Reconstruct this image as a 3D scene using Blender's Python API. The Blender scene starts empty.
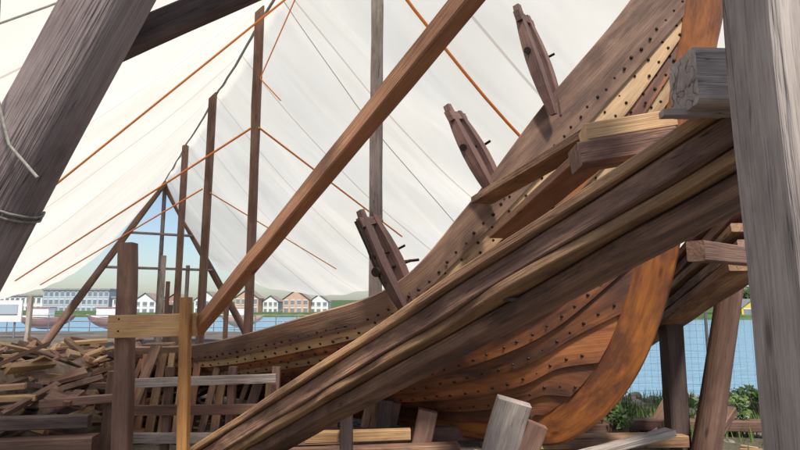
import bpy, math, random
from mathutils import Vector, noise
random.seed(7)
V=Vector
scene=bpy.context.scene
scene.view_settings.view_transform='Standard'
scene.view_settings.look='None'
scene.view_settings.exposure=0

# ------------------------------------------------------------------ materials
def newmat(name):
    m=bpy.data.materials.new(name); m.use_nodes=True
    nt=m.node_tree; nt.nodes.clear()
    out=nt.nodes.new('ShaderNodeOutputMaterial')
    return m,nt,out
def N(nt,t,**k):
    n=nt.nodes.new(t)
    for a,b in k.items(): setattr(n,a,b)
    return n
def ramp(nt,stops,interp='LINEAR'):
    r=nt.nodes.new('ShaderNodeValToRGB'); r.color_ramp.interpolation=interp
    e=r.color_ramp.elements
    while len(e)<len(stops): e.new(0.5)
    for i,(p,c) in enumerate(stops):
        e[i].position=p; e[i].color=(c[0],c[1],c[2],1) if not isinstance(c,(int,float)) else (c,c,c,1)
    return r
def mix(nt,a,b,fac,mode='MIX'):
    m=nt.nodes.new('ShaderNodeMix'); m.data_type='RGBA'; m.blend_type=mode
    for s,val in ((6,a),(7,b),(0,fac)):
        if isinstance(val,(int,float)): m.inputs[s].default_value=val if s==0 else (val,val,val,1)
        elif isinstance(val,tuple): m.inputs[s].default_value=(val[0],val[1],val[2],1)
        else: nt.links.new(val,m.inputs[s])
    return m.outputs[2]
def noise_n(nt,vec,scale,detail=4,rough=.55,dist=0.,sc=(1,1,1)):
    mp=nt.nodes.new('ShaderNodeMapping'); mp.inputs['Scale'].default_value=sc
    nt.links.new(vec,mp.inputs['Vector'])
    n=nt.nodes.new('ShaderNodeTexNoise'); n.inputs['Scale'].default_value=scale
    n.inputs['Detail'].default_value=detail; n.inputs['Roughness'].default_value=rough
    n.inputs['Distortion'].default_value=dist
    nt.links.new(mp.outputs[0],n.inputs['Vector'])
    return n.outputs['Fac']
def wood(name,light,dark,rough=.6,stain=(.03,.02,.015),stain_amt=.5,crack=.5,spec=.4,bump=.5,dist=.5,g2amt=.4,tone=.45):
    m,nt,out=newmat(name)
    at=N(nt,'ShaderNodeAttribute',attribute_name='grain'); vec=at.outputs['Vector']
    g1=noise_n(nt,vec,1.0,6,.62,dist,(.8,11,11))
    g2=noise_n(nt,vec,1.0,2,.6,.0,(3,85,85))
    big=noise_n(nt,vec,1.0,5,.62,.3,(1.3,3.6,3.6))
    r1=ramp(nt,[(.30,dark),(.5,tuple((a+b)/2 for a,b in zip(light,dark))),(.70,light)])
    nt.links.new(g1,r1.inputs[0])
    rg2=ramp(nt,[(.35,.5),(.6,1.0)]); nt.links.new(g2,rg2.inputs[0])
    col=mix(nt,r1.outputs[0],rg2.outputs[0],g2amt,'MULTIPLY')
    rb=ramp(nt,[(.40,1.0),(.58,0.)]); nt.links.new(big,rb.inputs[0])
    mb=N(nt,'ShaderNodeMath',operation='MULTIPLY'); nt.links.new(rb.outputs[0],mb.inputs[0]); mb.inputs[1].default_value=stain_amt
    col=mix(nt,col,stain,mb.outputs[0])
    mp=N(nt,'ShaderNodeMapping'); mp.inputs['Scale'].default_value=(1.6,5.5,5.5); nt.links.new(vec,mp.inputs[0])
    vo=N(nt,'ShaderNodeTexVoronoi'); vo.inputs['Scale'].default_value=1.0; nt.links.new(mp.outputs[0],vo.inputs['Vector'])
    rk=ramp(nt,[(.05,.8),(.13,0.)]); nt.links.new(vo.outputs['Distance'],rk.inputs[0])
    col=mix(nt,col,tuple(c*.35 for c in dark),rk.outputs[0])
    cr=noise_n(nt,vec,1.0,1,.5,.4,(.8,26,26))
    rc=ramp(nt,[(.485,0.),(.497,1.),(.503,1.),(.515,0.)]); nt.links.new(cr,rc.inputs[0])
    mm=N(nt,'ShaderNodeMath',operation='MULTIPLY'); nt.links.new(rc.outputs[0],mm.inputs[0]); nt.links.new(rb.outputs[0],mm.inputs[1])
    m2=N(nt,'ShaderNodeMath',operation='MULTIPLY'); nt.links.new(mm.outputs[0],m2.inputs[0]); m2.inputs[1].default_value=crack
    col=mix(nt,col,tuple(c*.2 for c in dark),m2.outputs[0])
    tn=N(nt,'ShaderNodeAttribute',attribute_name='tone')
    ma=N(nt,'ShaderNodeMath',operation='MULTIPLY_ADD'); nt.links.new(tn.outputs['Fac'],ma.inputs[0]); ma.inputs[1].default_value=tone*2; ma.inputs[2].default_value=1-tone
    hs=N(nt,'ShaderNodeHueSaturation'); nt.links.new(ma.outputs[0],hs.inputs['Value']); nt.links.new(col,hs.inputs['Color'])
    b=N(nt,'ShaderNodeBsdfPrincipled'); nt.links.new(hs.outputs[0],b.inputs['Base Color'])
    b.inputs['Specular IOR Level'].default_value=spec
    rr=ramp(nt,[(.3,min(1,rough+.15)),(.7,max(.1,rough-.1))]); nt.links.new(big,rr.inputs[0]); nt.links.new(rr.outputs[0],b.inputs['Roughness'])
    s1=N(nt,'ShaderNodeMath',operation='ADD'); nt.links.new(g1,s1.inputs[0]); nt.links.new(g2,s1.inputs[1])
    bp=N(nt,'ShaderNodeBump'); bp.inputs['Strength'].default_value=bump; bp.inputs['Distance'].default_value=.012
    nt.links.new(s1.outputs[0],bp.inputs['Height']); nt.links.new(bp.outputs[0],b.inputs['Normal'])
    nt.links.new(b.outputs[0],out.inputs[0])
    return m
def simple(name,col,rough=.7,var=.25,scale=6,metal=0,bump=.2,col2=None):
    m,nt,out=newmat(name)
    tc=N(nt,'ShaderNodeTexCoord')
    n=noise_n(nt,tc.outputs['Object'],scale,4,.6)
    c2=col2 or tuple(c*(1-var) for c in col)
    r=ramp(nt,[(.35,c2),(.65,col)]); nt.links.new(n,r.inputs[0])
    b=N(nt,'ShaderNodeBsdfPrincipled'); nt.links.new(r.outputs[0],b.inputs['Base Color'])
    b.inputs['Roughness'].default_value=rough; b.inputs['Metallic'].default_value=metal
    if bump:
        bp=N(nt,'ShaderNodeBump'); bp.inputs['Strength'].default_value=bump; bp.inputs['Distance'].default_value=.02
        nt.links.new(n,bp.inputs['Height']); nt.links.new(bp.outputs[0],b.inputs['Normal'])
    nt.links.new(b.outputs[0],out.inputs[0]); return m

M={}
M['oiled']=wood('oiled_pine',(.43,.165,.06),(.19,.066,.028),.45,(.075,.032,.024),.85,spec=.45,bump=.25,dist=.15,g2amt=.25,tone=.3)
M['oiled2']=wood('oiled_pine_dark',(.30,.115,.046),(.13,.046,.022),.48,(.058,.027,.021),.85,spec=.45,bump=.25,dist=.15,g2amt=.25,tone=.3)
M['stem']=wood('oiled_stem_wood',(.47,.17,.04),(.22,.07,.02),.42,(.10,.035,.018),.9,spec=.45,bump=.2,dist=.4,g2amt=.2)
M['top']=wood('raw_strake_wood',(.38,.225,.15),(.22,.125,.085),.65,(.125,.07,.054),.75,dist=.2,g2amt=.25)
M['pale']=wood('pale_plank',(.58,.40,.22),(.40,.25,.13),.6,(.22,.12,.065),.6,dist=.2,g2amt=.25)
M['ramp']=wood('ramp_plank_wood',(.38,.225,.145),(.19,.10,.066),.7,(.085,.046,.038),.85,crack=.95,bump=.8,dist=1.2)
M['rampb']=wood('ramp_plank_wood_warm',(.58,.36,.19),(.33,.18,.09),.7,(.155,.08,.052),.8,crack=.95,bump=.8,dist=1.2)
M['beam']=wood('shore_beam_wood',(.46,.23,.125),(.32,.145,.075),.65,(.19,.09,.052),.6,g2amt=.3)
M['fresh']=wood('fresh_board_wood',(.62,.40,.20),(.46,.27,.125),.65,(.28,.15,.07),.6)
M['stake']=wood('orange_stake_wood',(.60,.31,.10),(.42,.19,.06),.65,(.25,.12,.05),.5)
M['grey']=wood('weathered_wood',(.52,.45,.40),(.32,.27,.24),.85,(.19,.15,.14),.7,crack=1,spec=.2,bump=1,tone=.25)
M['log']=wood('weathered_log',(.42,.35,.33),(.26,.205,.20),.85,(.165,.125,.125),.8,crack=1,spec=.2,bump=1,tone=.2)
M['dark']=wood('dark_timber',(.17,.12,.105),(.085,.06,.053),.8,(.04,.028,.028),.5,spec=.2)
M['brownpost']=wood('brown_post_wood',(.29,.175,.13),(.165,.095,.07),.75,(.09,.05,.042),.6,spec=.2)
M['clampw']=wood('clamp_wood',(.22,.125,.10),(.11,.058,.05),.6,(.05,.028,.03),.6)
M['iron']=simple('rusty_iron',(.035,.022,.018),.55,.4,30,.6)
M['rope']=simple('rope_fibre',(.30,.28,.24),.9,.4,60)
M['strap']=simple('orange_strap',(.85,.25,.04),.6,.15,10,bump=0)
M['whiterope']=simple('pale_rope',(.55,.51,.46),.8,.2,30,bump=0)
M['red']=simple('hazed_red_paint',(.42,.20,.17),.5,.2,1); M['orange']=simple('hazed_orange_house_paint',(.58,.38,.27),.7,.2,.5)  # distant house and boat colours paled and greyed to imitate haze
M['yellow']=simple('yellow_paint',(.7,.5,.08),.6,.15,1); M['white']=simple('white_paint',(.75,.75,.74),.6,.12,1)
M['glass']=simple('window_glass',(.22,.26,.30),.12,.3,.3,bump=0); M['blue']=simple('blue_cladding',(.42,.49,.56),.4,.2,.2,bump=0)
M['roof']=simple('roof_tile',(.33,.25,.22),.8,.3,2); M['slate']=simple('slate_roof',(.30,.30,.32),.8,.3,2)
M['steel']=simple('galvanised_steel',(.35,.36,.37),.45,.2,20,.7)
M['cloth']=simple('old_sacking',(.24,.175,.13),.95,.5,9,bump=.6,col2=(.11,.078,.062))
M['bark']=simple('bark',(.10,.07,.05),.9,.4,8)
M['leaf']=simple('leaves',(.09,.14,.03),.7,.5,.7,bump=0,col2=(.035,.07,.018))
M['weed']=simple('weed_leaves',(.12,.20,.04),.6,.5,5,bump=0,col2=(.06,.11,.025))
M['grassb']=simple('grass_blades',(.12,.19,.04),.7,.5,2,bump=0,col2=(.06,.10,.025))
M['stone']=simple('shore_stone',(.34,.30,.26),.9,.5,5)

m,nt,out=newmat('dirt_ground'); tc=N(nt,'ShaderNodeTexCoord')
a=noise_n(nt,tc.outputs['Object'],.6,6,.6); b_=noise_n(nt,tc.outputs['Object'],22,5,.7); c_=noise_n(nt,tc.outputs['Object'],.35,3,.5)
r=ramp(nt,[(.35,(.12,.09,.07)),(.65,(.27,.22,.18))]); nt.links.new(a,r.inputs[0])
r2=ramp(nt,[(.35,.45),(.65,1.1)]); nt.links.new(b_,r2.inputs[0])
col=mix(nt,r.outputs[0],r2.outputs[0],.8,'MULTIPLY')
r3=ramp(nt,[(.55,0.),(.66,.7)]); nt.links.new(c_,r3.inputs[0]); col=mix(nt,col,(.08,.11,.03),r3.outputs[0])
b=N(nt,'ShaderNodeBsdfPrincipled'); nt.links.new(col,b.inputs['Base Color']); b.inputs['Roughness'].default_value=.95
bp=N(nt,'ShaderNodeBump'); bp.inputs['Distance'].default_value=.05; nt.links.new(b_,bp.inputs['Height']); nt.links.new(bp.outputs[0],b.inputs['Normal']); nt.links.new(b.outputs[0],out.inputs[0]); M['ground']=m
m,nt,out=newmat('harbour_water'); tc=N(nt,'ShaderNodeTexCoord')
w=noise_n(nt,tc.outputs['Object'],.8,5,.65,.3,(1,2.2,1))
b=N(nt,'ShaderNodeBsdfPrincipled'); b.inputs['Base Color'].default_value=(.21,.37,.48,1); b.inputs['Roughness'].default_value=.25
bp=N(nt,'ShaderNodeBump'); bp.inputs['Strength'].default_value=1; bp.inputs['Distance'].default_value=.35; nt.links.new(w,bp.inputs['Height']); nt.links.new(bp.outputs[0],b.inputs['Normal']); nt.links.new(b.outputs[0],out.inputs[0]); M['water']=m
m,nt,out=newmat('canvas_tarp'); at=N(nt,'ShaderNodeAttribute',attribute_name='grain'); vec=at.outputs['Vector']
n1=noise_n(nt,vec,.7,4,.6,.5); r=ramp(nt,[(.3,(.87,.825,.72)),(.7,(.92,.885,.80))]); nt.links.new(n1,r.inputs[0])
sx=N(nt,'ShaderNodeSeparateXYZ'); nt.links.new(vec,sx.inputs[0])
def seam(src,period,width):
    d=N(nt,'ShaderNodeMath',operation='DIVIDE'); nt.links.new(src,d.inputs[0]); d.inputs[1].default_value=period
    f=N(nt,'ShaderNodeMath',operation='FRACT'); nt.links.new(d.outputs[0],f.inputs[0])
    l=N(nt,'ShaderNodeMath',operation='LESS_THAN'); nt.links.new(f.outputs[0],l.inputs[0]); l.inputs[1].default_value=width/period
    return l.outputs[0]
s=seam(sx.outputs[0],3.1,.05)
col=mix(nt,r.outputs[0],(.66,.59,.50),s)
d=N(nt,'ShaderNodeBsdfDiffuse'); t=N(nt,'ShaderNodeBsdfTranslucent'); nt.links.new(col,d.inputs[0]); nt.links.new(col,t.inputs[0])
fine=noise_n(nt,vec,1.1,2,.5,.6,(1,.35,1)); bp=N(nt,'ShaderNodeBump'); bp.inputs['Strength'].default_value=.5; bp.inputs['Distance'].default_value=.08; nt.links.new(fine,bp.inputs['Height'])
nt.links.new(bp.outputs[0],d.inputs['Normal']); nt.links.new(bp.outputs[0],t.inputs['Normal'])
mx=N(nt,'ShaderNodeMixShader'); mx.inputs[0].default_value=.72; nt.links.new(d.outputs[0],mx.inputs[1]); nt.links.new(t.outputs[0],mx.inputs[2]); nt.links.new(mx.outputs[0],out.inputs[0]); M['tarp']=m

# ------------------------------------------------------------------ builder
class MB:
    def __init__(s): s.v=[];s.f=[];s.g=[];s.mi=[];s.sm=[];s.mats=[];s.tn=[]
    def mat(s,k):
        if k not in s.mats: s.mats.append(k)
        return s.mats.index(k)
    def add(s,vs,gs,fs,k,smooth=False,tone=.5):
        o=len(s.v); s.v+=[tuple(x) for x in vs]; s.g+=[tuple(x) for x in gs]; s.tn+=[tone]*len(vs); mi=s.mat(k)
        for f in fs: s.f.append(tuple(i+o for i in f)); s.mi.append(mi); s.sm.append(smooth)
    def board(s,p0,p1,w,t,k,up=(0,0,1),seg=10,wob=.003,bow=0,w1=None,t1=None,ch=None,tone=None):
        p0=V(p0);p1=V(p1);L=(p1-p0).length;x=(p1-p0)/L;up=V(up)
        if tone is None: tone=random.uniform(.25,.75)
        sd=x.cross(up)
        if sd.length<.05: sd=x.cross(V((1,0,0)))
        sd.normalize();n=sd.cross(x).normalized()
        ro=V((random.uniform(0,50),random.uniform(0,50),random.uniform(0,50)));w1=w1 or w;t1=t1 or t
        vs=[];gs=[]
        for i in range(seg+1):
            q=i/seg;ww=(w+(w1-w)*q)/2;tt=(t+(t1-t)*q)/2;c=ch or min(ww,tt)*.16
            a1=noise.noise(ro+V((q*L*1.6,0,0)))*wob*2.2;a2=noise.noise(ro+V((q*L*1.6,9,0)))*wob*2.2
            a3=noise.noise(ro+V((q*L*1.1,0,7)))*min(wob,.012)*.7; bz=bow*4*q*(1-q)
            cen=p0+x*(L*q)+n*(a3+bz)
            for (a,b) in ((-ww+c,-tt),(ww-c,-tt),(ww,-tt+c),(ww,tt-c),(ww-c,tt),(-ww+c,tt),(-ww,tt-c),(-ww,-tt+c)):
                aa=a+(a1 if a>0 else a2)
                vs.append(cen+sd*aa+n*b); gs.append(ro+V((q*L,a,b)))
        fs=[]
        for i in range(seg):
            for j in range(8):
                a=i*8+j;b=i*8+(j+1)%8;fs.append((a,b,b+8,a+8))
        s.add(vs,gs,fs,k,tone=tone)
        cg=lambda l,e:[ro+V((e,(g.y-ro.y)*.35,(g.z-ro.z)*.35)) for g in l]
        s.add(vs[:8],cg(gs[:8],0),[tuple(range(7,-1,-1))],k,tone=tone+.1);s.add(vs[-8:],cg(gs[-8:],L),[tuple(range(8))],k,tone=tone+.1)
    def log(s,pts,rad,k,n=18,wob=.03,seg=8,smooth=True):
        pts=[V(p) for p in pts];ro=V((random.uniform(0,50),)*3);path=[]
        for i in range(len(pts)-1):
            for j in range(seg): path.append((pts[i].lerp(pts[i+1],j/seg),(i+j/seg)/(len(pts)-1)))
        path.append((pts[-1],1.));vs=[];gs=[];dist=0
        r0,r1=rad if isinstance(rad,tuple) else (rad,rad)
        for i,(p,q) in enumerate(path):
            d=(path[min(i+1,len(path)-1)][0]-path[max(i-1,0)][0]).normalized()
            a=d.cross(V((0.13,.9,.31)));a.normalize();b=d.cross(a)
            if i:dist+=(p-path[i-1][0]).length
            r=r0+(r1-r0)*q
            for j in range(n):
                th=2*math.pi*j/n;dr=1+wob*3*noise.noise(ro+V((math.cos(th)*1.5,math.sin(th)*1.5,dist*.8)))
                vs.append(p+(a*math.cos(th)+b*math.sin(th))*r*dr);gs.append(ro+V((dist,r*math.cos(th),r*math.sin(th))))
        fs=[]
        for i in range(len(path)-1):
            for j in range(n):
                a=i*n+j;b=i*n+(j+1)%n;fs.append((a,b,b+n,a+n))
        s.add(vs,gs,fs,k,smooth)
        s.add(vs[:n],gs[:n],[tuple(range(n-1,-1,-1))],k);s.add(vs[-n:],gs[-n:],[tuple(range(n))],k)
    def box(s,c,sz,k,rz=0,wob=0,rx=0):
        c=V(c);x=V((math.cos(rz),math.sin(rz),0))
        u=V((0,math.sin(rx),math.cos(rx)))
        s.board(c-x*sz[0]/2,c+x*sz[0]/2,sz[1],sz[2],k,up=u,seg=4,wob=wob)
    def dome(s,p,n,r,h,k,sides=6):
        n=V(n).normalized();a=n.orthogonal().normalized();b=n.cross(a);p=V(p)
        vs=[p+(a*math.cos(t)+b*math.sin(t))*r for t in [2*math.pi*i/sides for i in range(sides)]]
        vs+=[p+n*h*.8+(a*math.cos(t)+b*math.sin(t))*r*.6 for t in [2*math.pi*i/sides for i in range(sides)]]+[p+n*h]
        fs=[(i,(i+1)%sides,sides+(i+1)%sides,sides+i) for i in range(sides)]+[(sides+i,sides+(i+1)%sides,2*sides) for i in range(sides)]
        s.add(vs,[p]*len(vs),fs,k)
    def make(s,name,parent=None):
        me=bpy.data.meshes.new(name);me.from_pydata(s.v,[],s.f)
        at=me.attributes.new('grain','FLOAT_VECTOR','POINT')
        at.data.foreach_set('vector',[c for g in s.g for c in g])
        a2=me.attributes.new('tone','FLOAT','POINT');a2.data.foreach_set('value',s.tn)
        for k in s.mats: me.materials.append(M[k])
        me.polygons.foreach_set('material_index',s.mi);me.polygons.foreach_set('use_smooth',s.sm)
        me.update();ob=bpy.data.objects.new(name,me);scene.collection.objects.link(ob)
        if parent: ob.parent=parent
        return ob
def empty(name,loc=(0,0,0)):
    e=bpy.data.objects.new(name,None);scene.collection.objects.link(e);return e
def catmull(P,n):
    o=[]
    for i in range(len(P)-1):
        a=P[max(i-1,0)];b=P[i];c=P[i+1];d=P[min(i+2,len(P)-1)]
        for j in range(n):
            t=j/n;o.append(.5*((2*b)+(c-a)*t+(2*a-5*b+4*c-d)*t*t+(3*b-a-3*c+d)*t**3))
    o.append(P[-1].copy());return o

# ------------------------------------------------------------------ ship
def SH(d,h,z): return V((1.63+.77*d-.64*h,5.9-.64*d-.77*h,z))
ship=empty('viking_ship_hull')
stemP=catmull([V((a,0,b)) for a,b in [(-.35,.13),(0,.2),(.4,.5),(.735,.94),(1.0,1.55),(1.18,2.19),(1.33,2.75),(1.44,3.26),(1.56,3.8),(1.66,4.23),(1.8,5.2)]],8)
def stem(s,off=0):
    i=s*(len(stemP)-1);k=min(int(i),len(stemP)-2);t=i-k;p=stemP[k].lerp(stemP[k+1],t)
    tg=(stemP[min(k+2,len(stemP)-1)]-stemP[max(k-1,0)]).normalized();nn=V((-tg.z,0,tg.x))
    return p+nn*off
Kt=[(-6,.06,.28),(-4.2,.06,.28),(-2.8,.06,.28),(-1.9,.06,.28),(-1.1,.07,.31),(-.6,.07,.38),(-.3,.07,.45)]
Mt=[(-6,1.2,.55),(-3.9,1.25,.6),(-2.3,1.15,.78),(-1.3,1.0,.98),(-.6,.8,1.28),(0,.5,1.65),(.48,.25,2.08)]
St=[(-6,1.8,.95),(-3.74,1.8,1.07),(-2.0,1.7,1.40),(-.95,1.47,1.72),(-.34,1.18,2.42),(.29,.84,3.34),(.96,.39,4.3)]
def strake_line(w,n=9):
    P=[]
    a=2*(w-.5)*(w-1);b=-4*w*(w-1);c=2*w*(w-.5)
    for k,m_,s_ in zip(Kt,Mt,St): P.append(V(k)*a+V(m_)*b+V(s_)*c)
    e=stem(.07+.93*max(w,0)**.84,.33); P.append(V((e.x,.05,e.z)))
    return catmull(P,n)
bounds=[0,.09,.18,.27,.355,.44,.515,.585,.655,.72,.785,.86,1.0]
for side in (1,-1):
    hb=MB();rv=MB()
    for si in range(len(bounds)-1):
        w0,w1=bounds[si],bounds[si+1]
        rows=5;lines=[strake_line(w0+(w1-w0)*j/(rows-1)-(.014 if j==0 and si else 0)) for j in range(rows)]
        nl=len(lines[0]);th=.036;ro=V((random.uniform(0,40),random.uniform(0,40),0));tone=random.uniform(.2,.8)
        outer=[];inner=[];gr=[];nor=[];acr=[0]*nl
        for j in range(rows):
            o=[];inn=[];g=[];nn=[];dist=0
            for i in range(nl):
                p=lines[j][i];pa=lines[j][max(i-1,0)];pb=lines[j][min(i+1,nl-1)]
                jj=min(j+1,rows-1);j0=max(j-1,0)
                if j: acr[i]+=(p-lines[j-1][i]).length
                n=(pb-pa).cross(lines[jj][i]-lines[j0][i])
                n=V((n.x,n.y,n.z)).normalized()
                if n.y<0:n=-n
                off=th*1.2*(1-j/(rows-1))+.002
                pp=p+n*off; pi=p+n*(off-th)
                if i: dist+=(p-lines[j][i-1]).length
                o.append(SH(pp.x,pp.y*side,pp.z));inn.append(SH(pi.x,max(pi.y,.0)*side,pi.z))
                g.append(ro+V((dist,acr[i]*1.0,0)))
                nw=SH(n.x,n.y*side,n.z)-SH(0,0,0);nn.append(nw)
            outer.append(o);inner.append(inn);gr.append(g);nor.append(nn)
        kk='top' if si==len(bounds)-2 else ('pale' if si in (8,10) else ('oiled2' if si in (0,1,3,5,7) else 'oiled'))
        def strip(A,B,ga,gb,kq):
            vs=A+B;fs=[(i,i+1,nl+i+1,nl+i) for i in range(nl-1)]
            hb.add(vs,ga+gb,fs,kq,True)
        vs=[p for r_ in outer for p in r_];gs=[p for r_ in gr for p in r_]
        fs=[(j*nl+i,j*nl+i+1,(j+1)*nl+i+1,(j+1)*nl+i) for j in range(rows-1) for i in range(nl-1)]
        hb.add(vs,gs,fs,kk,True,tone)
        vs=[p for r_ in inner for p in r_];hb.add(vs,gs,fs,kk,True,tone)
        strip(outer[0],inner[0],gr[0],gr[0],'dark' if si else kk);strip(outer[-1],inner[-1],gr[-1],gr[-1],kk)  # strake undersides coloured dark to read as shade in the laps
        def rivrow(frac,sp,rr=.015):
            acc=0;pj=frac*(rows-1);j=int(pj);t=pj-j;prev=None
            for i in range(nl):
                p=outer[j][i].lerp(outer[min(j+1,rows-1)][i],t)
                if prev is not None:
                    d=(p-prev).length
                    while acc+d>=sp:
                        q=(sp-acc)/d;prev=prev.lerp(p,q);d=(p-prev).length;acc=0
                        jt=V((random.gauss(0,.006),random.gauss(0,.006),random.gauss(0,.006)))
                        rv.dome(prev+jt+nor[j][i].normalized()*.001,nor[j][i],rr*random.uniform(.85,1.15),.011,'iron')
                    acc+=d
                prev=p
        if si>0: rivrow(.17,.16 if si<11 else .12,.017)
        if si in (8,9,10): rivrow(.62,.21,.014)
    hb.make('port_planking' if side==1 else 'starboard_planking',ship)
    rv.make('port_rivets' if side==1 else 'starboard_rivets',ship)
kb=MB();vs=[];gs=[];ro=V((3,8,2));dist=0
prof=[]
for i in range(12): prof.append((V((-6+5.65*i/12,0,.10)),V((-6+5.65*i/12,0,.32))))
for i in range(61):
    s_=i/60; prof.append((stem(s_,0),stem(s_,.42 if s_>.08 else .22+2.5*s_)))
for i,(o,i_) in enumerate(prof):
    if i: dist+=(o-prof[i-1][0]).length
    for (t,hh) in ((0,.025),(.06,.045),(.5,.062),(1,.07)):
        for sg in ((1,-1)):
            p=o.lerp(i_,t);vs.append(SH(p.x,hh*sg,p.z));gs.append(ro+V((dist,t*.4,hh*sg)))
fs=[]
for i in range(len(prof)-1):
    b0=i*8;b1=b0+8
    for a in (0,2,4): fs.append((b0+a,b0+a+2,b1+a+2,b1+a));fs.append((b0+a+1,b0+a+3,b1+a+3,b1+a+1))
    fs.append((b0,b0+1,b1+1,b1));fs.append((b0+6,b0+7,b1+7,b1+6))
kb.add(vs,gs,fs,'stem',False);kb.make('stem_and_keel',ship)
rb=MB()
for k in (1,2,3):
    pts=[]
    for w in (0,.25,.5,.75,.95):
        l=strake_line(w);p=l[int(k*9*.9)];pts.append(p)
    for sg in (1,-1):
        rb.log([SH(p.x,max(p.y-.1,0)*sg,p.z+.03) for p in pts],.05,'oiled',n=8,seg=2)
rb.make('ribs',ship)

def clamp(top,bot,gap=.15,handle=False):
    b=MB();top=V(top);bot=V(bot);ax=(top-bot).normalized();bot=bot-ax*.17
    hn=V((.64,.77,0));side=ax.cross(hn).normalized();hn=side.cross(ax).normalized()
    if hn.y<0: hn=-hn
    L=(top-bot).length
    for o,ln,sg in ((0,1.0,-1),(gap,.93,1)):
        n=8;P=[];S=[]
        for i in range(n+1):
            q=i/n;bw=.045*math.sin(math.pi*q)*sg
            P.append(bot+ax*L*ln*q+hn*(o+bw));S.append((.055+.05*math.sin(math.pi*min(1,q*1.1))**.8,.06+.045*math.sin(math.pi*q**.8)))
        vs=[];gs=[];ro=V((random.random()*30,0,0))
        for i in range(n+1):
            w,t=S[i][0]/2,S[i][1]/2
            for (aa,bb) in ((-w,-t),(w,-t),(w,t),(-w,t)):
                vs.append(P[i]+side*aa+hn*bb);gs.append(ro+V((L*i/n,aa,bb)))
        fs=[(i*4+j,i*4+(j+1)%4,(i+1)*4+(j+1)%4,(i+1)*4+j) for i in range(n) for j in range(4)]+[(3,2,1,0),(n*4,n*4+1,n*4+2,n*4+3)]
        b.add(vs,gs,fs,'clampw',tone=.25 if handle else .6)
    m0=bot+ax*L*.88;b.board(m0-hn*.10-side*.01,m0+hn*(gap+.10)+side*.01,.05,.10,'clampw',up=ax,seg=2,t1=.06)
    m1=bot+ax*L*.56
    b.log([m1-hn*.13,m1+hn*(gap+.16)],.013,'iron',n=8,seg=2)
    b.log([m1+hn*(gap+.15)-side*.09,m1+hn*(gap+.15)+side*.09],.012,'iron',n=8,seg=2)
    b.log([m1-hn*.125,m1-hn*.105],.032,'iron',n=10,seg=1)
    if handle:
        m2=bot+ax*L*.42
        b.board(m2-hn*.11-ax*.12,m2-hn*.11+ax*.5,.03,.05,'iron',up=hn,seg=2)
        b.log([m2-hn*.16,m2+hn*(gap+.26)],.016,'iron',n=8,seg=2);b.log([m2+hn*(gap+.25)-side*.1-ax*.03,m2+hn*(gap+.25)+side*.1+ax*.03],.014,'iron',n=8,seg=2)
        b.log([m2-hn*.17,m2-hn*.14],.045,'iron',n=10,seg=1)
    return b.make('wooden_plank_clamp')
clamp((-.37,5.29,2.40),(-.02,5.29,1.62),handle=True)
clamp((.43,5.08,3.34),(.795,5.08,2.60))
clamp((1.075,4.98,4.26),(1.33,4.98,3.38))

# ------------------------------------------------------------------ near gangway
rp=MB()
T0=V((1.35,2.50,2.37));T1=V((-1.81,5.6,.30));dr=T1-T0;pn=V((.65,.76,0))
R0=T0-dr*.10;R1=T1+dr*.12
layers=[(0,.0,0,0,.42,.055,'rampb',.012,.62),(.05,.04,.07,.075,.40,.115,'ramp',.014,.8),(.10,.06,.205,.20,.42,.055,'rampb',.035,.35),(.30,.14,.28,.265,.40,.085,'ramp',.02,.5)]
for k,(o0,o1,d0,d1,w,t,mk,wb_,tn_) in enumerate(layers):
    a=R0+pn*(o0+w/2)-V((0,0,d0+t/2));b_=R1+pn*(o1+w/2)-V((0,0,d1+t/2))
    rp.board(a+dr*(-.015*k),b_,w,t,mk,seg=70,wob=wb_,ch=.008,tone=tn_)
for q in (.02,.3,.58,.86):
    c=R0.lerp(R1,q)-V((0,0,.2));rp.board(c+pn*.2-V((0,0,.068)),c+pn*.45-V((0,0,.068)),.06,.02,'dark',seg=1)
rp.make('plank_gangway')
lp=MB();lp.board((1.22,3.35,2.56),(.72,5.02,2.44),.20,.06,'rampb',seg=10);lp.make('loose_plank')
lp=MB();lp.board((1.15,3.2,2.40),(.87,4.9,2.12),.22,.06,'beam',seg=10);lp.make('loose_plank')
lp=MB();lp.board((.98,3.15,2.33),(1.50,3.12,2.41),.24,.13,'ramp',seg=4,tone=.8);lp.board((1.05,3.2,2.47),(1.52,3.14,2.53),.22,.10,'fresh',seg=4);lp.make('timber_offcuts')
lp=MB();lp.board((1.24,2.42,2.475),(1.52,2.42,2.475),.24,.25,'grey',seg=5,wob=.012,tone=.8);lp.make('wooden_block')
lp=MB();lp.board((1.15,2.45,2.345),(1.5,2.42,2.345),.06,.03,'grey',seg=4);lp.make('wooden_shim')

fg=MB()
for k,(z0,z1,o,w,t,mk) in enumerate([(2.40,1.40,0,.35,.07,'rampb'),(2.28,1.33,.05,.35,.09,'ramp'),(2.12,1.22,.0,.3,.07,'rampb'),(1.98,1.12,.08,.35,.09,'ramp'),(1.82,1.0,.0,.3,.08,'rampb')]):
    fg.board((2.78+o-.1*k*.3,4.4,z0),(3.2+o,8.0,z1),w,t,mk,seg=24,wob=.012)
fg.board((1.72,3.35,1.83),(3.15,4.7,1.88),.10,.12,'brownpost',seg=6)
fg.make('plank_gangway')

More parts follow.
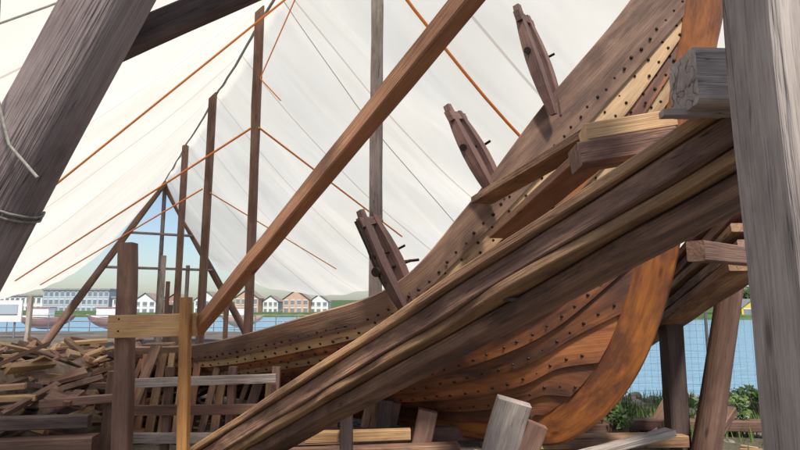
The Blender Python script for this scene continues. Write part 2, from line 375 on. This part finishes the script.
# ------------------------------------------------------------------ timbers
def one(name,fn): b=MB();fn(b);return b.make(name)
one('leaning_log',lambda b:b.log([(-2.98,2.96,-.02),(-1.9,2.6,1.83),(-1.29,2.4,2.86),(-.4,2.1,4.35)],(.175,.155),'log',n=28,wob=.035,seg=14))
one('tent_pole_timber',lambda b:b.board((-1.42,2.62,2.72),(.15,3.25,3.92),.12,.13,'dark',seg=10,wob=.006))
one('shore_beam',lambda b:b.board((-1.95,5.65,1.30),(1.08,1.96,3.68),.115,.12,'beam',seg=20,wob=.004))
one('timber_post',lambda b:b.board((1.365,1.90,-.02),(1.325,1.90,4.2),.27,.30,'grey',up=(0,1,0),seg=20,wob=.008,tone=.6))
def brace(b):
    b.board((-2.72,5.48,1.33),(-1.90,5.48,1.35),.05,.21,'fresh',seg=6)
    for x in (-2.62,-1.97):
        for dz in (-.05,.06): b.dome((x,5.454,1.34+dz),(0,-1,0),.01,.006,'iron')
one('cross_board',brace)
one('wooden_stake',lambda b:b.board((-1.93,5.40,-.02),(-1.98,5.40,1.60),.09,.10,'stake',up=(0,1,0),seg=8))
one('timber_post',lambda b:b.board((-2.58,5.62,-.02),(-2.66,5.62,2.13),.15,.14,'brownpost',up=(0,1,0),seg=10,wob=.008))
one('timber_post',lambda b:b.board((-.32,7.6,.3),(-.32,7.6,6.15),.17,.16,'grey',up=(0,1,0),seg=12,wob=.006))
one('dark_support_post',lambda b:b.board((3.0,6.5,-.02),(3.0,6.5,1.35),.20,.2,'dark',up=(0,1,0),seg=6))
one('log_post',lambda b:b.log([(3.18,6.3,-.02),(3.42,6.0,1.75)],(.14,.12),'brownpost',seg=8))
def rack(b):
    b.board((-2.72,6.1,.74),(-1.25,6.0,.80),.05,.09,'grey',seg=6);b.board((-2.72,6.1,.47),(-1.3,6.0,.50),.05,.10,'brownpost',seg=6)
    b.board((-2.72,6.1,.2),(-1.3,6.0,.22),.05,.10,'grey',seg=6)
    for x in (-2.4,-1.75,-1.3): b.board((x,6.14,-.02),(x+.02,6.14,.9),.08,.07,'brownpost',up=(0,1,0),seg=4)
one('timber_rack',rack)
def slats(b):
    for i in range(22):
        x=-3.3+i*.15;y=6.75+.1*random.random()-.01*i
        b.board((x,y,-.02),(x+random.uniform(-.05,.25),y+.3,.85+random.uniform(-.15,.25)),random.uniform(.05,.12),.04,random.choice(['brownpost','beam','rampb','oiled','ramp']),up=(0,1,0),seg=3)
one('hull_shoring_props',slats)
def keelblk(b):
    b.board((.80,5.35,-.02),(1.0,5.2,.70),.30,.12,'grey',up=(0,1,0),seg=5,wob=.012)
    b.board((1.0,5.3,-.02),(1.2,5.25,.5),.18,.12,'brownpost',up=(0,1,0),seg=5,wob=.012)
    b.board((.6,5.5,.06),(2.3,5.3,.06),.2,.14,'grey',seg=6,wob=.012)
one('keel_support_blocks',keelblk)
def trest(b):
    b.board((-.5,5.6,-.02),(-.5,5.6,.55),.12,.12,'dark',up=(0,1,0));b.board((-.2,6.6,-.02),(-.15,6.6,.5),.16,.14,'dark',up=(0,1,0))
    b.board((-1.4,6.5,.12),(2.6,6.9,.12),.14,.16,'brownpost');b.board((-.9,5.75,.28),(.1,5.8,.3),.1,.1,'fresh')
    b.board((.2,6.4,-.02),(.3,6.4,.42),.2,.16,'brownpost',up=(0,1,0));b.board((-1.2,6.0,.06),(.6,6.2,.08),.18,.1,'ramp')
one('trestle',trest)
def gtimb(b):
    b.board((1.2,6.1,.16),(3.0,6.4,.12),.2,.12,'rampb',seg=6,wob=.01);b.board((1.6,5.7,.1),(2.7,6.0,.28),.16,.06,'grey',seg=6)
    b.board((2.3,7.4,.1),(4.3,7.0,.14),.18,.12,'brownpost',seg=6,wob=.01);b.board((3.0,7.2,-.0),(3.4,7.4,.45),.14,.1,'brownpost',seg=4)
    b.board((3.5,6.9,.05),(3.9,7.2,.3),.3,.1,'ramp',seg=4)
one('scrap_timbers',gtimb)
def litter(b):
    for i in range(260):
        x=random.uniform(-3,4);y=random.uniform(5.2,8.6);an=random.uniform(0,3.14);L=random.uniform(.04,.25);d=V((math.cos(an),math.sin(an),0))*L/2;c=V((x,y,.03))
        b.board(c-d,c+d,random.uniform(.01,.05),.012,random.choice(['fresh','pale','rampb','brownpost']),seg=1)
one('wood_shavings',litter)

# tent
A=V((-.472,.882,0));P=V((.882,.472,0))
def interp(T,x):
    if x<=T[0][0]:return T[0][1:]
    for i in range(len(T)-1):
        if x<=T[i+1][0]:
            t=(x-T[i][0])/(T[i+1][0]-T[i][0])
            return [T[i][j]*(1-t)+T[i+1][j]*t for j in (1,2)]
    return T[-1][1:]
EL=[(-3,-3.6,1.8),(5,-3.6,1.8),(12,-3.2,1.7),(20,-2.3,1.75),(24,-1.4,2.2),(27,-.6,2.9)]
ER=[(-3,8.5,2.5),(5,8.5,2.5),(21,8,1.95),(24,6.8,2.3),(27,5.2,3.2)]
RZ=7.2
def T(a,w,lift=0):
    E=EL if w<0 else ER;p,z=interp(E,a);k=abs(w)
    sc=.12*math.sin(a*math.pi/2.6+1)*k*(1-k)*2
    rs=-.10*abs(math.sin((a-10.04)*math.pi/5.35))*(1-k)
    return A*a+P*(2.63+(p-2.63)*k)+V((0,0,RZ+(z-RZ)*k-.42*4*k*(1-k)+sc+rs+.08*noise.noise(V((a*.8,w*4,3)))-lift))
tent=empty('tarpaulin_tent')
A0=3.0
tb=MB();na,nw=131,61;vs=[];gs=[]
for i in range(na):
    for j in range(nw):
        a=A0+(27-A0)*i/(na-1);w=-1+2*j/(nw-1);vs.append(T(a,w));gs.append(V((a+.5*w,w*5.7,0)))
tb.add(vs,gs,[(i*nw+j,i*nw+j+1,(i+1)*nw+j+1,(i+1)*nw+j) for i in range(na-1) for j in range(nw-1)],'tarp',True)
tb.make('tarp',tent)
def tube(pts,r,k,name,parent=None,seg=6):
    b=MB();b.log(pts,r,k,n=6,wob=0,seg=seg);return b.make(name,parent)
tube([T(A0+i*2,0,.05) for i in range(13)],.03,'rope','ridge_line',tent,2)
pole1=V((-2.59,10,0));pole2=V((-4.92,14.5,0))
tube([T(18.5,-.86,.02),pole1+V((-.07,-.08,4.66))],.02,'strap','orange_strap',tent)
tube([T(12.2,-.68,.02),T(9.0,.03,.03)],.02,'strap','orange_strap',tent)
tube([T(22.5,-.93,.02),pole2+V((-.1,-.1,4.5))],.02,'strap','orange_strap',tent)
def onsurf(p,q,k,r,name,lift=.03,n=14):
    tube([T(p[0]+(q[0]-p[0])*i/n,p[1]+(q[1]-p[1])*i/n,lift) for i in range(n+1)],r,k,name,tent,1)
onsurf((6.84,.0),(6.8,1),'strap',.024,'orange_strap')
tube([pole1+V((.08,-.08,4.68)),T(12.4,.72,.02)],.02,'strap','orange_strap',tent)
tube([pole2+V((.1,-.1,4.4)),T(17.5,.8,.02)],.018,'strap','orange_strap',tent)
onsurf((9.6,.0),(10.4,1),'whiterope',.008,'guy_rope')
onsurf((6,-.0),(5,-1),'whiterope',.010,'guy_rope')
tube([T(8.6,.03,.02),pole1+V((.07,-.07,5.6)),pole1+V((.5,-.3,5.1))],.012,'strap','orange_strap',tent)
one_=lambda name,fn,par: (lambda b:(fn(b),b.make(name,par)))(MB())
one_('ridge_pole_1',lambda b:b.board((-2.59,10,-.02),(-2.59,10,7.12),.14,.14,'brownpost',up=(0,1,0),seg=14,wob=.006),tent)
one_('ridge_pole_2',lambda b:b.board((-4.94,14.5,-.02),(-4.90,14.5,7.1),.17,.17,'brownpost',up=(0,1,0),seg=10),tent)
one_('ridge_pole_3',lambda b:b.board((-7.46,19.5,-.02),(-7.46,19.5,7.1),.18,.18,'brownpost',up=(0,1,0),seg=10),tent)
def aframe(b):
    ap=A*26.96+P*2.63
    b.log([ap-P*4.1+V((0,0,-.02)),ap+P*.25+V((0,0,7.4))],(.17,.12),'brownpost',n=10);b.log([ap+P*4.1+A*.2+V((0,0,-.02)),ap-P*.25+A*.2+V((0,0,7.4))],(.17,.12),'brownpost',n=10)
    b.log([ap-P*2.2+V((0,0,3.2)),ap+P*2.2+V((0,0,3.2))],.06,'log',n=8)
    b.log([ap-P*1.3+V((0,0,4.7)),ap+P*1.3+V((0,0,4.7))],.06,'log',n=8)
    for k,h in ((-1.1,3.3),(.05,7),(1.2,3.4)): b.board(ap+P*k+A*.3,ap+P*k+A*.3+V((0,0,h)),.14,.14,'log',up=(0,1,0))
one_('gable_frame',aframe,tent)
for i,(x,y,h) in enumerate([(-8.6,21,3.4),(-6.1,20.5,1.9),(-10.2,22,2.2),(-5.6,22,2.3),(-12.3,19.4,1.9),(-9.6,24,2.6),(-6.9,17.5,1.6)]):
    one('tent_support_post',lambda b:b.board((x,y,-.02),(x,y,h),.14,.14,random.choice(['brownpost','grey','dark']),up=(0,1,0)))
b=MB();b.log([(-1.69,2.26,3.6),(-1.68,2.26,2.8),(-1.66,2.26,2.4),(-1.57,2.25,2.15),(-1.43,2.23,2.01)],.007,'rope',n=6,wob=0,seg=4)
ax=V((.61,-.2,1.03)).normalized();u=ax.orthogonal().normalized();w_=ax.cross(u)
lc=V((-1.9,2.6,1.83))+V((.61,-.2,1.03))*.12
b.log([lc+(u*math.cos(t)+w_*math.sin(t))*.18+ax*t*.004 for t in [i*math.pi/9 for i in range(37)]],.007,'rope',n=6,wob=0,seg=1);b.make('rope')

# wood pile
def pile(b):
    vs=[];gs=[];n=40
    for i in range(n+1):
        for j in range(n+1):
            x=-8+5.1*i/n;y=5.6+4.6*j/n
            e=min(i,n-i,j,n-j)/n*4;e=min(1,e);e=e*e*(3-2*e)
            z=e*(.55+.35*noise.noise(V((x*.9,y*.9,0)))+.25*noise.noise(V((x*3,y*3,2))))
            vs.append(V((x,y,z-.03)));gs.append(V((x,y,0)))
    b.add(vs,gs,[(i*(n+1)+j,(i+1)*(n+1)+j,(i+1)*(n+1)+j+1,i*(n+1)+j+1) for i in range(n) for j in range(n)],'cloth',True)
    for i in range(760):
        x=random.uniform(-7.6,-3.0);y=random.uniform(5.9,9.8);ex=min(1,min(x+8,-2.8-x,y-5.6,10.2-y)*1.3)
        z=ex*random.uniform(.3,1.0);L=random.uniform(.12,.7);an=random.uniform(0,3.14);tl=random.uniform(-.4,.4)
        dd=V((math.cos(an)*math.cos(tl),math.sin(an)*math.cos(tl),math.sin(tl)))*L/2;c=V((x,y,z))
        b.board(c-dd,c+dd,random.uniform(.04,.18),random.uniform(.015,.07),random.choice(['ramp','ramp','beam','pale','brownpost','fresh','dark','brownpost','rampb']),seg=2,up=(random.uniform(-.6,.6),random.uniform(-.6,.6),1),wob=.01,w1=random.uniform(.04,.15))
one('scrap_wood_pile',pile)
def logs(b):
    b.board((-5.2,5.5,.18),(-2.9,5.75,.22),.2,.16,'brownpost',wob=.01);b.board((-5.2,5.6,.40),(-3.0,5.8,.42),.12,.12,'dark',wob=.01)
    b.board((-3.0,6.2,.0),(-2.95,6.2,.85),.16,.14,'brownpost',up=(0,1,0));b.board((-3.6,6.0,.55),(-2.9,6.05,.6),.1,.08,'brownpost')
    b.board((-5.1,5.9,.58),(-3.7,6.1,.60),.14,.06,'rampb',wob=.008);b.board((-4.9,5.75,.66),(-3.9,6.2,.70),.16,.05,'pale',wob=.008)
one('stacked_timbers',logs)
def sack(b):
    vs=[];gs=[];n=80
    for i in range(n+1):
        for j in range(n+1):
            u=i/n;v=j/n;x=-5.6+1.5*u+.08*noise.noise(V((u*9,v*9,1)));y=5.95+1.0*v+.08*noise.noise(V((u*9,v*9,5)))
            r=math.hypot((u-.4)*1.5,(v-.6)*1.3)
            z=1.10-.62*r*r-.22*abs(noise.noise(V((u*5,v*4,2))))-.12*abs(noise.noise(V((u*12,v*9,7))))+.03*noise.noise(V((u*26,v*26,1)))
            vs.append(V((x,y,max(z,.1))));gs.append(V((x,y,0)))
    b.add(vs,gs,[(i*(n+1)+j,(i+1)*(n+1)+j,(i+1)*(n+1)+j+1,i*(n+1)+j+1) for i in range(n) for j in range(n)],'cloth',True)
one('crumpled_sacking',sack)

# ground, water, far shore
def shore(x):
    if x>3: return 10.3+.5*noise.noise(V((x*.3,0,0)))+ (x-3)*.05
    if x<-3: return 38
    t=(x+3)/6; t=t*t*(3-2*t); return 38*(1-t)+10.3*t
gb=MB();vs=[];gs=[];xs=[-60+i*1.0 for i in range(57)]+[-3.8+i*.2 for i in range(90)]+[15+i*1.5 for i in range(30)]
ny=90
for x in xs:
    for j in range(ny+3):
        sy=shore(x)
        if j<=ny: y=-25+(sy+25)*(j/ny)**.8;z=.035*noise.noise(V((x*.8,y*.8,0)))+.02*noise.noise(V((x*3,y*3,0)))
        elif j==ny+1:y=sy+.7;z=-.45
        else:y=sy+2.5;z=-1.5
        vs.append(V((x,y,z)));gs.append(V((x,y,0)))
m_=ny+3
gb.add(vs,gs,[(i*m_+j,(i+1)*m_+j,(i+1)*m_+j+1,i*m_+j+1) for i in range(len(xs)-1) for j in range(m_-1)],'ground',True);gb.make('ground')
wb=MB();wb.add([(-2500,-200,-.4),(2500,-200,-.4),(2500,3000,-.4),(-2500,3000,-.4)],[(0,0,0)]*4,[(0,1,2,3)],'water');wb.make('water')
fb=MB();vs=[];n=80
for i in range(n+1):
    x=-500+1000*i/n
    for (y,z) in ((96,-1),(98,.4),(180,1.5),(400,6),(1200,10)): vs.append(V((x,y+(30 if x<20 else 0)*(1 if y<150 else 0),z+(6*noise.noise(V((x*.01,y*.01,0))) if y>200 else 0))))
fb.add(vs,vs,[(i*5+j,(i+1)*5+j,(i+1)*5+j+1,i*5+j+1) for i in range(n) for j in range(4)],'leaf',True);fb.make('far_shore_hills')
def rocks(b):
    for i in range(320):
        x=random.uniform(1.6,9);y=(shore(x)+random.uniform(-2.4,.8)) if i<220 else random.uniform(6,9);r=random.uniform(.03,.13)*(1 if i<220 else .6);c=V((x,y,.0 if y<shore(x) else -.25))
        vs=[];nn=7
        for a in range(nn+1):
            for c_ in range(nn):
                th=math.pi*a/nn;ph=2*math.pi*c_/nn;d=V((math.sin(th)*math.cos(ph),math.sin(th)*math.sin(ph),math.cos(th)*.7));vs.append(c+d*r*(1+.4*noise.noise(d*1.7+c*7)))
        b.add(vs,vs,[(a*nn+k,a*nn+(k+1)%nn,(a+1)*nn+(k+1)%nn,(a+1)*nn+k) for a in range(nn) for k in range(nn)],'stone')
one('shore_rocks',rocks)
def blades(b,cx,cy,rx,ry,n,h0,h1,k='grassb'):
    for i in range(n):
        x=cx+random.gauss(0,.5)*rx;y=cy+random.gauss(0,.5)*ry
        if noise.noise(V((x*1.5,y*1.5,5)))<-.0: continue
        h=random.uniform(h0,h1);an=random.uniform(0,6.28);le=random.uniform(0,.5)*h;w=.006+.004*random.random()
        dx,dy=math.cos(an),math.sin(an)
        vs=[(x-dy*w,y+dx*w,-.01),(x+dy*w,y-dx*w,-.01),(x+dx*le*.4+dy*w*.7,y+dy*le*.4-dx*w*.7,h*.6),(x+dx*le*.4-dy*w*.7,y+dy*le*.4+dx*w*.7,h*.6),(x+dx*le,y+dy*le,h)]
        b.add(vs,vs,[(0,1,2,3),(3,2,4)],k)
def gr(b):
    blades(b,3.4,8.0,1.2,1.2,3000,.05,.22);blades(b,5.5,9.0,3,1.0,3500,.05,.25);blades(b,2.2,7.2,.5,.5,700,.05,.25);blades(b,4.6,7.6,1.2,.6,1500,.05,.2)
one('grass',gr)
def leafclump(b,c,r,n,s,k='leaf'):
    c=V(c)
    for i in range(n):
        d=V((random.gauss(0,1),random.gauss(0,1),random.gauss(0,1))).normalized()*r*random.random()**.4
        p=c+V((d.x,d.y,d.z*.85));u=V((random.gauss(0,1),random.gauss(0,1),random.gauss(0,1))).normalized();w=u.orthogonal().normalized()
        ss=s*random.uniform(.6,1.3)
        b.add([p-u*ss,p+w*ss*.5,p+u*ss,p-w*ss*.5],[p]*4,[(0,1,2,3)],k)
for (bx,by,hh) in [(2.75,7.9,.75),(2.35,6.9,.45),(3.9,7.3,.4),(4.9,8.2,.5)]:
    def bush(b):
        for i in range(11):
            q=(bx+random.uniform(-.22,.22),by+random.uniform(-.2,.2),random.uniform(.35,1)*hh)
            b.log([(bx,by,0),q],(.01,.004),'bark',n=5,seg=2);leafclump(b,q,.12,45,.038,'weed')
    one('shrub',bush)
def trees(b):
    for i in range(46):
        x=22+i*2.6+random.uniform(-1,1);y=104+random.uniform(-3,8);h=random.uniform(4,8.5)
        if i>20: y+=20
        b.log([(x,y,0),(x+.2,y,h*.5)],(.25,.12),'bark',n=6,seg=2)
        for k in range(9):
            an=random.uniform(0,6.28);rr=random.uniform(.2,.33)*h;q=(x+math.cos(an)*rr*.7,y+math.sin(an)*rr*.7,h*random.uniform(.4,.85))
            b.log([(x,y,h*.35),q],(.1,.04),'bark',n=5,seg=1);leafclump(b,q,h*.2,90,.28)
one('distant_trees',trees)

def building(name,x,y,w,h,d,wall,roofk,nx,nf,pitch=True):
    e=empty(name);b=MB()
    b.add([(x,y,0),(x+w,y,0),(x+w,y+d,0),(x,y+d,0),(x,y,h),(x+w,y,h),(x+w,y+d,h),(x,y+d,h)],[(0,0,0)]*8,[(0,1,5,4),(1,2,6,5),(2,3,7,6),(3,0,4,7),(4,5,6,7)],wall);b.make('walls',e)
    b=MB()
    if pitch:
        r=h+w*.38;b.add([(x-.3,y-.3,h-.1),(x+w+.3,y-.3,h-.1),(x+w/2,y-.3,r),(x-.3,y+d+.3,h-.1),(x+w+.3,y+d+.3,h-.1),(x+w/2,y+d+.3,r)],[(0,0,0)]*6,[(0,2,5,3),(1,4,5,2),(3,5,4)],roofk)
        b.add([(x,y-.01,h),(x+w,y-.01,h),(x+w/2,y-.01,r-.2)],[(0,0,0)]*3,[(0,1,2)],wall)
    else: b.board((x-.3,y+d/2,h+.3),(x+w+.3,y+d/2,h+.3),d+.6,.5,roofk)
    b.make('roof',e);b=MB();fr=MB()
    for i in range(nx):
        for j in range(nf):
            cx=x+w*(i+.5)/nx;cz=h*(j+.55)/nf;ww=w/nx*.3;hh=h/nf*.3
            b.add([(cx-ww,y-.06,cz-hh),(cx+ww,y-.06,cz-hh),(cx+ww,y-.06,cz+hh),(cx-ww,y-.06,cz+hh)],[(0,0,0)]*4,[(0,1,2,3)],'glass')
            fr.board((cx-ww*1.15,y-.03,cz-hh*1.1),(cx+ww*1.15,y-.03,cz-hh*1.1),.1,.14,'white',seg=1);fr.board((cx-ww*1.15,y-.03,cz+hh*1.1),(cx+ww*1.15,y-.03,cz+hh*1.1),.1,.14,'white',seg=1)
    b.make('windows',e);fr.make('window_frames',e)
building('office_building',-92,150,17,6.0,14,'blue','slate',12,3,False)
building('office_building',-108,155,14,4.6,14,'white','slate',10,2,False)
building('warehouse',-74,150,12,4.0,12,'white','slate',6,2,False)
for i,(c,w,h) in enumerate([('orange',5.4,3.9),('white',3.6,3.2),('orange',6,3.6),('white',4.4,3.2)]):
    building('wooden_house',-38.5+i*5.6,136+i%2*4,w,h,6,c,'roof',4 if i%2==0 else 3,2)
for i,(c,w,h) in enumerate([('white',5,3.2),('red',4.5,3.2),('white',5.5,3.4)]): building('wooden_house',-62+i*7,136,w,h,6,c,'roof',3,2)
building('wooden_house',58.5,100,4,1.6,4,'yellow','slate',2,1)
building('wooden_house',66,104,6,3,5,'red','roof',2,1)
def boat(x,y,L,k):
    b=MB();vs=[];n=14;mm=8
    for i in range(n+1):
        q=i/n;wd=math.sin(math.pi*min(1,max(.02,q))**.9)**.6 if 0<q<1 else .02
        for j in range(mm+1):
            th=math.pi*j/mm;vs.append(V((x+L*(q-.5),y+wd*L*.16*math.cos(th)*-1,-.1+.8-.9*wd*math.sin(th)+.3*(2*q-1)**2)))
    b.add(vs,vs,[(i*(mm+1)+j,(i+1)*(mm+1)+j,(i+1)*(mm+1)+j+1,i*(mm+1)+j+1) for i in range(n) for j in range(mm)],k,True)
    b.add([vs[i*(mm+1)] for i in range(n+1)]+[vs[i*(mm+1)+mm] for i in range(n+1)],[(0,0,0)]*(2*n+2),[(i,i+1,n+2+i,n+1+i) for i in range(n)],'white')
    b.box((x-L*.1,y,1.15),(L*.35,L*.18,.7),'white');b.box((x-L*.1,y,1.56),(L*.4,L*.2,.1),k);b.make('moored_boat')
for x,y,L,k in [(-29,48,5,'red'),(-23.5,48,4.5,'red'),(-18.5,50,4.5,'red'),(-14,52,4,'orange')]: boat(x,y,L,k)
def rail(b):
    for i in range(26):
        x=-30+i*1.2;b.log([(x,34,0),(x,34,1.1)],.03,'steel',n=6,seg=1)
    for z in (.4,.75,1.1): b.log([(-30,34,z),(0,34,z)],.025,'steel',n=6,seg=1)
one('quay_railing',rail)
def board_sign(b):
    b.board((-22.8,30,1.35),(-19.4,30,1.35),.08,1.1,'white',seg=1);b.board((-22.6,29.93,1.45),(-19.6,29.93,1.45),.04,.5,'blue',seg=1);
    for x in (-22.4,-19.8): b.log([(x,30.1,0),(x,30.1,2)],.05,'steel',n=6,seg=1)
one('information_sign',board_sign)
def fence(b):
    p0=V((2.9,9.3,0));p1=V((8.5,8.6,0));L=(p1-p0).length;d=(p1-p0)/L
    n=int(L/.1)
    for i in range(n+1): b.log([p0+d*(i*.1),p0+d*(i*.1)+V((0,0,1.35))],.0016,'steel',n=3,wob=0,seg=1)
    for j in range(14): b.log([p0+V((0,0,.05+j*.1)),p1+V((0,0,.05+j*.1))],.0016,'steel',n=3,wob=0,seg=1)
    for i in range(4): b.log([p0+d*(i*1.85),p0+d*(i*1.85)+V((0,0,1.45))],.025,'steel',n=8,seg=1)
one('wire_fence',fence)

# light & camera
sunv=V((.12,-.55,.80)).normalized()
el=math.asin(sunv.z);az=math.atan2(sunv.x,sunv.y)
w=bpy.data.worlds.new('World');scene.world=w;w.use_nodes=True;nt=w.node_tree
bg=nt.nodes['Background'];sky=nt.nodes.new('ShaderNodeTexSky');sky.sky_type='NISHITA';sky.sun_disc=False;sky.sun_elevation=el;sky.sun_rotation=az
sky.air_density=1.0;sky.dust_density=1.5
nt.links.new(sky.outputs[0],bg.inputs[0]);bg.inputs[1].default_value=.15
sl=bpy.data.lights.new('sun','SUN');sl.energy=5;sl.angle=math.radians(6);sl.color=(1,.93,.83)
so=bpy.data.objects.new('sun',sl);so.rotation_euler=(-sunv).to_track_quat('-Z','Y').to_euler();scene.collection.objects.link(so)
cd=bpy.data.cameras.new('camera');cd.sensor_width=36;cd.lens=26.0;cd.clip_end=5000;cd.clip_start=.05
co=bpy.data.objects.new('camera',cd);co.location=(0,0,1.5);co.rotation_euler=(math.radians(90+8.2),0,0);scene.collection.objects.link(co);scene.camera=co
